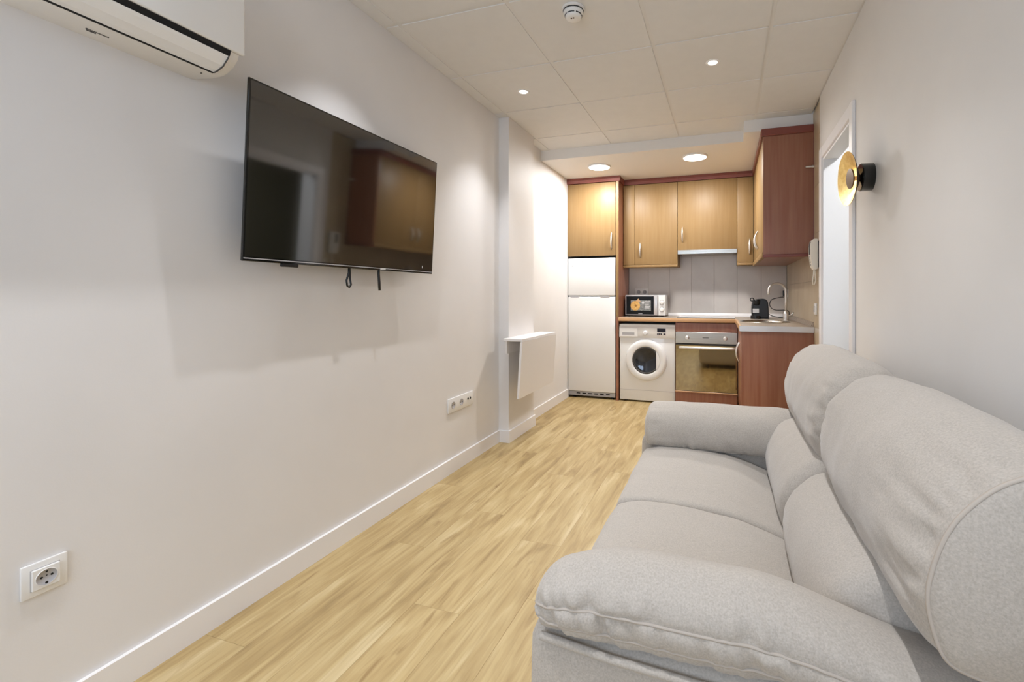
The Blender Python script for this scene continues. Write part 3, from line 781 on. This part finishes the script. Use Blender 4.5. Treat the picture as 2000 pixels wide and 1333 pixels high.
# flat white pull section on the right third of the glass
bm = BM(); pts = []
for k in range(17):
    a = -0.72 + 1.44 * k / 16; pts.append((DC[0] + 0.148 * math.cos(a), DC[2] + 0.148 * math.sin(a)))
prism(bm, pts, WYF - 0.030, WYF + 0.002, 'y'); obj('door_pull', bm, 'appl', dd)
obj('glass_bowl', lathe(BM(), [(0, 0.006), (0.06, 0.008), (0.105, 0.016), (0.128, 0.022), (0.140, 0.020), (0.145, 0.012)], DC, AXF, 48), 'drumglass', dd, True)
obj('gasket', lathe(BM(), [(0.128, 0.023), (0.134, 0.028), (0.142, 0.028), (0.146, 0.022)], DC, AXF, 48), 'ink', dd, True)
for a in (WX0_ + 0.06, WX1_ - 0.06):
    for yy in (WYF + 0.06, 5.26):
        obj('foot', lathe(BM(), [(0, 0), (0.02, 0), (0.02, 0.018), (0, 0.02)], (a, yy, 0), 'z', 14), 'dark', t)

# right base unit
t = thing('sink_base_cabinet', 'reddish cherry base cabinet under the sink worktop behind the sofa', 'cabinet', (0.38, 4.4, 0))
obj('carcass', bx(0.145, XT - 0.001, 3.806, YB - 0.012, 0.10, 0.70), 'cherry', t)
obj('end_panel', bx(0.124, XT - 0.001, 3.788, 3.805, 0.0, 0.864), 'cherry', t)
obj('back_panel', bx(0.145, XT - 0.001, 5.325, YB - 0.012, 0.70, 0.864), 'cherry', t)
obj('plinth', bx(0.16, 0.18, 3.806, 4.76, 0.0, 0.099), 'cherry', t)
door(t, 0.1245, 0.143, 3.808, 4.287, 0.10, 0.855, 'cherry', ((0.125, 4.24, 0.55), (0.125, 4.24, 0.72), HX))
door(t, 0.1245, 0.143, 4.290, 4.770, 0.10, 0.855, 'cherry', ((0.125, 4.335, 0.55), (0.125, 4.335, 0.72), HX))

# worktop with round sink hole
SX, SY, SR = 0.345, 4.40, 0.195
t = thing('worktop', 'speckled beige L-shaped kitchen worktop with wooden front edge', 'worktop', (-0.2, 5.0, 0.865))
bm = BM()
box(bm, -1.098, 0.1195, 4.785, YB - 0.009, 0.865, CZ)
hx0, hx1, hy0, hy1 = 0.1195, XT - 0.001, SY - 0.24, SY + 0.24
box(bm, hx0, hx1, 3.776, hy0, 0.865, CZ)
box(bm, hx0, hx1, hy1, YB - 0.009, 0.865, CZ)
NS = 48; sq = []
for k in range(NS):
    a = 2 * math.pi * k / NS; dx, dy = math.cos(a), math.sin(a)
    sx = ((hx1 - SX) if dx > 0 else (SX - hx0)) / max(abs(dx), 1e-6); sy = 0.24 / max(abs(dy), 1e-6); r = min(sx, sy)
    sq.append(((SX + dx * r, SY + dy * r), (SX + dx * SR, SY + dy * SR)))
for (i0, j0, i1, j1) in [(k, k, (k + 1) % NS, (k + 1) % NS) for k in range(NS)]:
    o0, c0 = sq[i0]; o1, c1 = sq[i1]
    for z, fl_ in ((CZ, 1), (0.865, 0)):
        v = [bm.verts.new((*p, z)) for p in (o0, o1, c1, c0)]; bm.faces.new(v if fl_ else v[::-1])
    v = [bm.verts.new(p) for p in ((*c0, CZ), (*c1, CZ), (*c1, 0.865), (*c0, 0.865))]; bm.faces.new(v)
    v = [bm.verts.new(p) for p in ((*o1, CZ), (*o0, CZ), (*o0, 0.865), (*o1, 0.865))]; bm.faces.new(v)
# square corners
for sx in (hx0, hx1):
    for sy_ in (hy0, hy1):
        near = sorted([q[0] for q in sq], key=lambda p: (p[0] - sx) ** 2 + (p[1] - sy_) ** 2)[:2]
        for z in (CZ, 0.865): bm.faces.new([bm.verts.new((*p, z)) for p in (near[0], near[1], (sx, sy_))])
wt = obj('slab', bm, 'counter', t)
obj('front_edge', bx(-1.099, 0.112, 4.762, 4.785, 0.865, CZ, 0.006, 2), 'counteredge', t, 'auto')
bm = BM(); prism(bm, [(0.112, 4.775), (0.100, 4.762), (0.108, 3.80), (0.108, 3.776), (0.1195, 3.776), (0.1195, 4.785)], 0.865, CZ, 'z'); obj('inner_edge', bm, 'counteredge', t)
obj('end_strip', bx(0.108, XT - 0.001, 3.768, 3.776, 0.862, CZ, 0.001, 1), 'alu', t)
bm = BM(); prism(bm, [(YB - 0.009, CZ), (YB - 0.030, CZ), (YB - 0.028, CZ + 0.012), (YB - 0.014, CZ + 0.036), (YB - 0.009, CZ + 0.036)], -1.098, XT - 0.024, 'x')
o = obj('worktop_upstand', bm, 'trim'); o['label'] = 'white upstand strip along the foot of the backsplash'; o['category'] = 'upstand'
bm = BM(); prism(bm, [(XT, CZ), (XT - 0.022, CZ), (XT - 0.020, CZ + 0.010), (XT - 0.006, CZ + 0.036), (XT, CZ + 0.036)], 3.79, YB - 0.03, 'y')
o = obj('worktop_upstand', bm, 'counter'); o['label'] = 'speckled grey-beige upstand strip along the right tiled wall'; o['category'] = 'upstand'

# sink, tap, hob
t = thing('kitchen_sink', 'round stainless steel sink bowl set into the worktop', 'sink', (SX, SY, 0.72))
obj('bowl', lathe(BM(), [(0.215, CZ + 0.0005), (0.214, CZ + 0.004), (0.196, CZ + 0.003), (0.190, CZ - 0.01), (0.180, 0.76), (0.15, 0.728), (0.03, 0.722), (0, 0.722)], (SX, SY, 0), 'z', 64), 'steel', t, True)
obj('drain', lathe(BM(), [(0.028, 0.7225), (0.026, 0.726), (0, 0.725)], (SX, SY, 0), 'z', 24), 'chrome', t, True)
t = thing('kitchen_tap', 'tall chrome swan-neck kitchen tap beside the round sink', 'tap', (0.545, 4.62, CZ))
tb = (0.545, 4.62)
obj('base', lathe(BM(), [(0, 0), (0.027, 0), (0.027, 0.006), (0.023, 0.010), (0.022, 0.070), (0.016, 0.078), (0.0115, 0.09)], (*tb, CZ), 'z', 28), 'nickel', t, 'auto')
pts = [(tb[0], tb[1], CZ + 0.08), (tb[0], tb[1], CZ + 0.18), (tb[0], tb[1], CZ + 0.25)]
for k in range(1, 15):
    a = math.pi * k / 14 * 1.12; r = 0.078
    pts.append((tb[0] - r + r * math.cos(a), tb[1] - 0.02 * (1 - math.cos(a)), CZ + 0.275 + r * math.sin(a)))
bm = BM(); tube(bm, pts, 0.0105, 14); obj('spout', bm, 'nickel', t, True)
bm = BM(); tube(bm, [(tb[0] + 0.02, tb[1], CZ + 0.045), (tb[0] + 0.048, tb[1] - 0.01, CZ + 0.055), (tb[0] + 0.062, tb[1] - 0.03, CZ + 0.082)], [0.011, 0.008, 0.006], 10); obj('lever', bm, 'nickel', t, True)
t = thing('hob', 'black glass ceramic hob on the worktop above the oven', 'hob', (-0.19, 5.07, CZ))
obj('glass_plate', bx(-0.48, 0.10, 4.83, 5.31, CZ, CZ + 0.006, 0.002, 1), 'gloss', t)
for a, b, r in ((-0.33, 4.95, 0.075), (-0.05, 4.95, 0.09), (-0.33, 5.19, 0.09), (-0.05, 5.19, 0.075)):
    obj('burner_ring', lathe(BM(), [(r - 0.003, CZ + 0.0063), (r, CZ + 0.0065)], (a, b, 0), 'z', 40), 'greyplastic', t)

# microwave
MX0, MX1, MY = -1.075, -0.628, 5.02
t = thing('microwave', 'white microwave with black door and two dials on the worktop', 'microwave', (-0.85, 5.18, CZ))
obj('body', bx(MX0 + 0.002, MX1 - 0.002, MY + 0.012, YB - 0.032, CZ + 0.012, 1.146, 0.005, 2), 'appl', t, 'auto')
md = obj('door', bx(MX0, -0.704, MY, MY + 0.013, CZ + 0.014, 1.144, 0.004, 2), 'greyplastic', t, 'auto')
obj('window', bx(MX0 + 0.010, -0.752, MY - 0.0015, MY + 0.004, CZ + 0.024, 1.134, 0.003, 1), 'mwglass', md)
obj('pull_bar', bx(-0.750, -0.716, MY - 0.006, MY + 0.004, CZ + 0.020, 1.138, 0.003, 2), 'alu', md, 'auto')
cp = obj('control_panel', bx(-0.702, MX1, MY, MY + 0.013, CZ + 0.014, 1.144, 0.003, 1), 'appl', t)
for z in (1.062, 0.985):
    obj('dial_scale', lathe(BM(), [(0.0285, 0), (0.0285, 0.0015), (0.022, 0.0015)], (-0.664, MY, z), AXF, 28), 'greyplastic', cp)
    obj('dial', lathe(BM(), [(0.024, 0), (0.024, 0.003), (0.019, 0.004), (0.0175, 0.018), (0.015, 0.020), (0, 0.020)], (-0.664, MY, z), AXF, 28), 'plastic', cp, 'auto')
st = obj('sticker', bx(-1.012, -0.785, MY - 0.0022, MY - 0.0014, 0.972, 1.088), 'print', md)
obj('printed_dish', lathe(BM(), [(0, 0.0008), (0.052, 0.0008), (0.054, 0.0004)], (-0.960, MY - 0.0022, 1.026), AXF, 32), 'food', st)
obj('printed_topping', lathe(BM(), [(0, 0.0011), (0.013, 0.0011), (0.013, 0.0006)], (-0.955, MY - 0.0022, 1.028), AXF, 16), 'fooddark', st)
bm = BM(); prism(bm, [(-0.965, 1.070), (-0.925, 1.108), (-0.895, 1.066)], MY - 0.0027, MY - 0.0021, 'y'); obj('printed_slice', bm, 'counteredge', st)
obj('printed_badge', lathe(BM(), [(0, 0.0008), (0.015, 0.0008), (0.015, 0.0002)], (-0.873, MY - 0.0022, 1.062), AXF, 16), 'lightink', st)
for k in range(5):
    bm = BM(); box(bm, -0.855 + 0.004 * (k % 2), -0.795 - 0.006 * (k % 3), MY - 0.0029, MY - 0.0021, 1.070 - k * 0.018, 1.078 - k * 0.018); obj('printed_line', bm, 'lightink', st)
bm = BM()
for k in range(6): box(bm, -0.925 + 0.0075 * k, -0.919 + 0.0075 * k, MY - 0.002, MY - 0.0013, 0.937, 0.944)
obj('brand_mark', bm, 'lightink', md)
for a in (MX0 + 0.035, MX1 - 0.035):
    for yy in (MY + 0.04, YB - 0.08):
        obj('foot', lathe(BM(), [(0, 0), (0.012, 0), (0.012, 0.013), (0, 0.013)], (a, yy, CZ), 'z', 12), 'dark', t)

# coffee machine
KX, KY = 0.345, 4.93
t = thing('coffee_machine', 'compact black capsule coffee machine on the worktop by the sink', 'coffee machine', (KX, KY, CZ))
bm = BM(); pf = catmull([(-0.080, 0.0), (-0.084, 0.05), (-0.086, 0.10), (-0.080, 0.15), (-0.070, 0.186), (0.0, 0.199), (0.04, 0.197), (0.064, 0.175), (0.072, 0.12), (0.076, 0.05), (0.076, 0.0)], 26, False)
prism(bm, [(KX + p, CZ + 0.004 + q) for p, q in pf], KY - 0.055, KY + 0.115, 'y'); bmesh.ops.bevel(bm, geom=[e for e in bm.edges if abs(e.verts[0].co.y - e.verts[1].co.y) < 1e-5], offset=0.012, segments=3, affect='EDGES')
obj('body', bm, 'dark', t, 'auto')
obj('base_foot', bx(KX - 0.080, KX + 0.078, KY - 0.062, KY + 0.12, CZ, CZ + 0.012, 0.004, 1), 'dark', t)
bm = BM(); lathe(bm, [(0, 0.0), (0.048, 0.0), (0.048, 0.030), (0.044, 0.034), (0, 0.034)], (KX - 0.050, KY - 0.045, CZ), 'z', 32); obj('drip_tray', bm, 'dark', t, 'auto')
bm = BM(); lathe(bm, [(0, 0.135), (0.015, 0.135), (0.032, 0.150), (0.036, 0.188), (0.030, 0.197), (0, 0.198)], (KX - 0.040, KY - 0.045, CZ), 'z', 28); obj('brew_head', bm, 'dark', t, 'auto')
bm = BM(); tube(bm, [(KX - 0.084 + 0.015 * math.cos(a), KY - 0.045, CZ + 0.196 + 0.015 * math.sin(a)) for a in [2 * math.pi * k / 16 for k in range(16)]], 0.005, 8, closed=True); obj('lever_loop', bm, 'dark', t, True)
obj('label_plate', bx(KX - 0.078, KX - 0.018, KY - 0.0585, KY - 0.0545, CZ + 0.062, CZ + 0.104, 0.001, 1), 'lightink', t)
obj('highlight_button', lathe(BM(), [(0.008, 0), (0.008, 0.003), (0, 0.004)], (KX - 0.03, KY - 0.055, CZ + 0.155), AXF, 14), 'nickel', t)
bm = BM(); cpts = catmull([(KX + 0.075, KY + 0.10, CZ + 0.05), (KX + 0.14, KY + 0.13, CZ + 0.02), (0.60, 5.00, CZ + 0.012), (0.618, 4.98, CZ + 0.06), (0.60, 5.05, CZ + 0.085), (0.50, 5.18, CZ + 0.085), (0.46, 5.25, CZ + 0.13), (0.48, 5.27, CZ + 0.19), (0.56, 5.275, CZ + 0.215), (0.612, 5.27, CZ + 0.225), (0.618, 5.27, CZ + 0.25)], 60, False)
tube(bm, cpts.tolist(), 0.0042, 8); obj('power_cord', bm, 'dark', t, True)
bm = BM(); box(bm, XT - 0.050, XT - 0.0105, 5.252, 5.288, 1.135, 1.195, 0.008, 2); obj('plug', bm, 'dark', t, 'auto')

# ================================================================== SOFA
def fbm(p, s, seed=0.0):
    v = Vector((p[0] * s[0] + seed, p[1] * s[1] - seed * 0.7, p[2] * s[2] + seed * 1.3))
    return noise.fractal(v, 1.0, 2.0, 3, noise_basis='PERLIN_ORIGINAL')

def cushion(ctrl, a0, a1, axis, r0=0.05, r1=0.05, crown=0.01, n=96, m=70, end_wr=0.004, end_len=0.09,
            soft=0.003, seed=1.0, seams=(), seam_wr=0.0, seam_len=0.05, warp=None, puff=0.012, wfreq=22.0):
    """Stuffed cushion: closed profile swept along axis, rounded ends, folds gathered at the ends and at seams.
    seams: control point indices; returns bmesh, {index: seam path}, end ring paths"""
    base = catmull(ctrl, n)
    c = base.mean(0)
    tan = np.roll(base, -1, 0) - np.roll(base, 1, 0)
    nr = np.stack([tan[:, 1], -tan[:, 0]], 1); nr /= np.linalg.norm(nr, axis=1)[:, None]
    if ((base - c) * nr).sum() < 0: nr = -nr
    per = np.concatenate([[0], np.cumsum(np.linalg.norm(np.diff(base, axis=0), axis=1))])
    tot = per[-1] + np.linalg.norm(base[0] - base[-1])
    sj = {k: int(np.argmin(np.linalg.norm(base - np.array(ctrl[k]), axis=1))) for k in seams}
    L = a1 - a0
    u = 0.5 - 0.5 * np.cos(np.linspace(0, math.pi, m))
    u = 0.55 * u + 0.45 * np.linspace(0, 1, m)
    def P3(p, q, a):
        return {'y': (p, a, q), 'x': (a, p, q)}[axis]
    bm = BM(); rings = []; coords = []
    for i in range(m):
        a = a0 + L * u[i]; d0, d1 = a - a0, a1 - a
        ins = 0.0
        if d0 < r0: ins = r0 - math.sqrt(max(r0 ** 2 - (r0 - d0) ** 2, 0))
        if d1 < r1: ins = max(ins, r1 - math.sqrt(max(r1 ** 2 - (r1 - d1) ** 2, 0)))
        uu = 2 * u[i] - 1
        ins += crown * uu ** 4
        row = []
        for j in range(n):
            pt = base[j] - nr[j] * ins
            p3 = P3(pt[0], pt[1], a)
            d = soft * fbm(p3, (5, 5, 5), seed)
            e = math.exp(-min(d0, d1) / end_len)
            w = fbm(P3(pt[0], pt[1], a * 0.12), (wfreq, wfreq, wfreq), seed + 5)
            ew = end_wr if not hasattr(end_wr, '__len__') else end_wr[0 if d0 < d1 else 1]
            d += ew * e * w * min(1.0, max(0.0, min(d0, d1) - 0.012) / 0.03)
            for k, jj in sj.items():
                s = abs(per[j] - per[jj]); s = min(s, tot - s)
                f = math.exp(-s / seam_len) * min(1.0, s / 0.012)
                nv = noise.noise(Vector((a * 34 + per[j] * 9 + seed, per[j] * 7.0, seed * 2)))
                d += seam_wr * f * (0.35 - 1.7 * abs(nv)) * (0.6 + 0.6 * noise.noise(Vector((a * 7, seed, 0))))
                d -= 0.004 * math.exp(-(s / 0.008) ** 2)
            q2 = pt + nr[j] * d
            if warp: q2 = warp(q2, a)
            row.append(P3(q2[0], q2[1], a))
        coords.append(row)
        rings.append([bm.verts.new(v) for v in row])
    for A, B in zip(rings[:-1], rings[1:]):
        for k in range(n): bm.faces.new((A[k], A[(k + 1) % n], B[(k + 1) % n], B[k]))
    for ring, row, sgn in ((rings[0], coords[0], -1), (rings[-1], coords[-1], 1)):
        cen = np.array(row).mean(0); prev = ring; av = Vector((0, sgn, 0)) if axis == 'y' else Vector((sgn, 0, 0))
        for f, b in ((0.86, 0.4), (0.6, 0.8), (0.3, 0.97)):
            cur = [bm.verts.new(Vector(cen + (np.array(v) - cen) * f) + av * puff * b) for v in row]
            for k in range(n): bm.faces.new((prev[k], prev[(k + 1) % n], cur[(k + 1) % n], cur[k]))
            prev = cur
        cv = bm.verts.new(Vector(cen) + av * puff)
        for k in range(n): bm.faces.new((prev[k], prev[(k + 1) % n], cv))
    bmesh.ops.recalc_face_normals(bm, faces=bm.faces)
    paths = {k: [coords[i][jj] for i in range(m)] for k, jj in sj.items()}
    return bm, paths, (coords[0], coords[-1], coords)

sofa = thing('sofa', 'beige fabric two-seat sofa with padded arms and high back cushions', 'sofa', (0.12, 1.55, 0))
obj('base_frame', bx(-0.30, 0.60, 0.86, 2.24, 0.06, 0.20, 0.01, 1), 'piping', sofa)
for a in (-0.26, 0.55):
    for b in (0.90, 2.20):
        obj('leg', lathe(BM(), [(0, 0), (0.018, 0), (0.025, 0.065), (0, 0.065)], (a, b, 0), 'z', 16), 'dark', sofa)
obj('back_frame', bx(0.50, 0.622, 0.80, 2.30, 0.07, 0.66, 0.02, 2), 'fabric', sofa, 'auto')

SEAT = [(-0.345, 0.20), (-0.375, 0.29), (-0.372, 0.39), (-0.338, 0.446), (-0.2, 0.464), (0.0, 0.450), (0.13, 0.415), (0.24, 0.365), (0.26, 0.28), (0.2, 0.2), (0.0, 0.18), (-0.25, 0.18)]
for y0, y1, sd in ((0.975, 1.5285, 3.1), (1.5315, 2.105, 8.4)):
    bm, _, _ = cushion(SEAT, y0, y1, 'y', 0.022, 0.022, 0.006, end_wr=0.003, soft=0.004, seed=sd, puff=0.004)
    obj('seat_cushion', bm, 'fabric', sofa, True)
FOOT = [(-0.30, 0.075), (-0.385, 0.085), (-0.405, 0.16), (-0.398, 0.26), (-0.36, 0.315), (-0.28, 0.31), (-0.27, 0.18)]
bm, _, _ = cushion(FOOT, 0.99, 2.09, 'y', 0.03, 0.03, 0.004, n=48, m=30, end_wr=0.002, seed=2.2)
obj('footrest', bm, 'fabric', sofa, True)

LUM = [(0.205, 0.355), (0.166, 0.425), (0.168, 0.515), (0.212, 0.595), (0.29, 0.638), (0.40, 0.62), (0.43, 0.46), (0.37, 0.34), (0.28, 0.325)]
HEAD = [(0.300, 0.612), (0.262, 0.672), (0.258, 0.752), (0.288, 0.845), (0.348, 0.910), (0.425, 0.935), (0.492, 0.912), (0.540, 0.855), (0.560, 0.77), (0.560, 0.67), (0.53, 0.605), (0.42, 0.588)]
for y0, y1, r0, r1, sd in ((0.955, 1.528, 0.05, 0.065, 1.7), (1.532, 2.135, 0.065, 0.05, 6.3)):
    bm, _, _ = cushion(LUM, y0, y1, 'y', r0, r1, 0.012, end_wr=0.008, end_len=0.06, soft=0.004, seed=sd)
    obj('lumbar_cushion', bm, 'fabric', sofa, True)
for y0, y1, r0, r1, sd, near in ((0.742, 1.540, 0.016, 0.085, 4.9, True), (1.520, 2.372, 0.085, 0.05, 9.7, False)):
    bm, _, ends = cushion(HEAD, y0, y1, 'y', r0, r1, 0.022, n=120, m=96, end_wr=(0.022, 0.008) if near else (0.012, 0.008), end_len=0.11, soft=0.006, seed=sd, puff=0.02, wfreq=30)
    h = obj('headrest_cushion', bm, 'fabric', sofa, True)
    row = ends[2][3] if near else ends[2][-4]
    bm = BM(); tube(bm, row, 0.0035, 6, closed=True)
    obj('piping', bm, 'piping', h, True)

# arms
def drop(q, a):
    v_ = min(max((-0.17 - a) / 0.19, 0), 1) ** 2
    q = np.array([q[0] - 0.055 * v_ * max(0.0, (q[0] - 0.80) / 0.2), q[1] - 0.036 * v_ * max(0.0, (q[1] - 0.50) / 0.13)])
    t_ = min(max((a - 0.02) / 0.34, 0), 1); t_ = t_ * t_ * (3 - 2 * t_)
    return np.array([q[0], q[1] - 0.075 * t_ * max(0.0, (q[1] - 0.47) / 0.16)])
ARM_N = [(0.800, 0.562), (0.822, 0.606), (0.885, 0.634), (0.955, 0.607), (1.000, 0.545), (0.995, 0.492), (0.93, 0.472), (0.845, 0.482), (0.806, 0.516)]
bm, pths, ends = cushion(ARM_N, -0.362, 0.46, 'x', 0.050, 0.05, 0.006, n=120, m=130, end_wr=0.006, end_len=0.05, soft=0.004, seed=12.3,
                         seams=(0, 8), seam_wr=0.022, seam_len=0.036, warp=drop, puff=0.008)
ac = obj('arm_cushion', bm, 'fabric', sofa, True)
for k in (0, 8):
    bm = BM(); tube(bm, pths[k][1:-1], 0.0030, 6); obj('piping', bm, 'piping', ac, True)
ARM_F = [(2.082, 0.452), (2.060, 0.520), (2.098, 0.596), (2.205, 0.636), (2.30, 0.605), (2.328, 0.54), (2.30, 0.475), (2.19, 0.445)]
bm, pths, ends = cushion(ARM_F, -0.355, 0.46, 'x', 0.035, 0.05, 0.006, n=110, m=110, end_wr=0.010, end_len=0.06, soft=0.006, seed=21.3,
                         seams=(0,), seam_wr=0.022, seam_len=0.045, warp=None, puff=0.012)
ac = obj('arm_cushion', bm, 'fabric', sofa, True)
bm = BM(); tube(bm, pths[0][1:-1], 0.0028, 6); obj('piping', bm, 'piping', ac, True)
for y0, y1, sd in ((0.822, 0.985, 15.0), (2.115, 2.278, 18.0)):
    AB = [(y0, 0.09), (y0 - 0.004, 0.25), (y0, 0.44), (y0 + 0.03, 0.488), (y1 - 0.03, 0.488), (y1, 0.44), (y1, 0.25), (y1, 0.09), (y1 - 0.05, 0.075), (y0 + 0.05, 0.075)]
    bm, _, ends = cushion(AB, -0.378, 0.59, 'x', 0.03, 0.02, 0.004, n=72, m=50, end_wr=0.003, soft=0.003, seed=sd, puff=0.006)
    ab = obj('arm_base', bm, 'fabric', sofa, True)
    s = -1 if y0 < 1 else 1; ye = y0 if y0 < 1 else y1
    bm = BM(); tube(bm, [(-0.345, ye + s * 0.000, 0.482), (-0.2, ye + s * 0.007, 0.474), (0.0, ye + s * 0.009, 0.466), (0.3, ye + s * 0.009, 0.458), (0.56, ye + s * 0.008, 0.455)], 0.008, 8)
    obj('edge_welt', bm, 'fabric', ab, True)
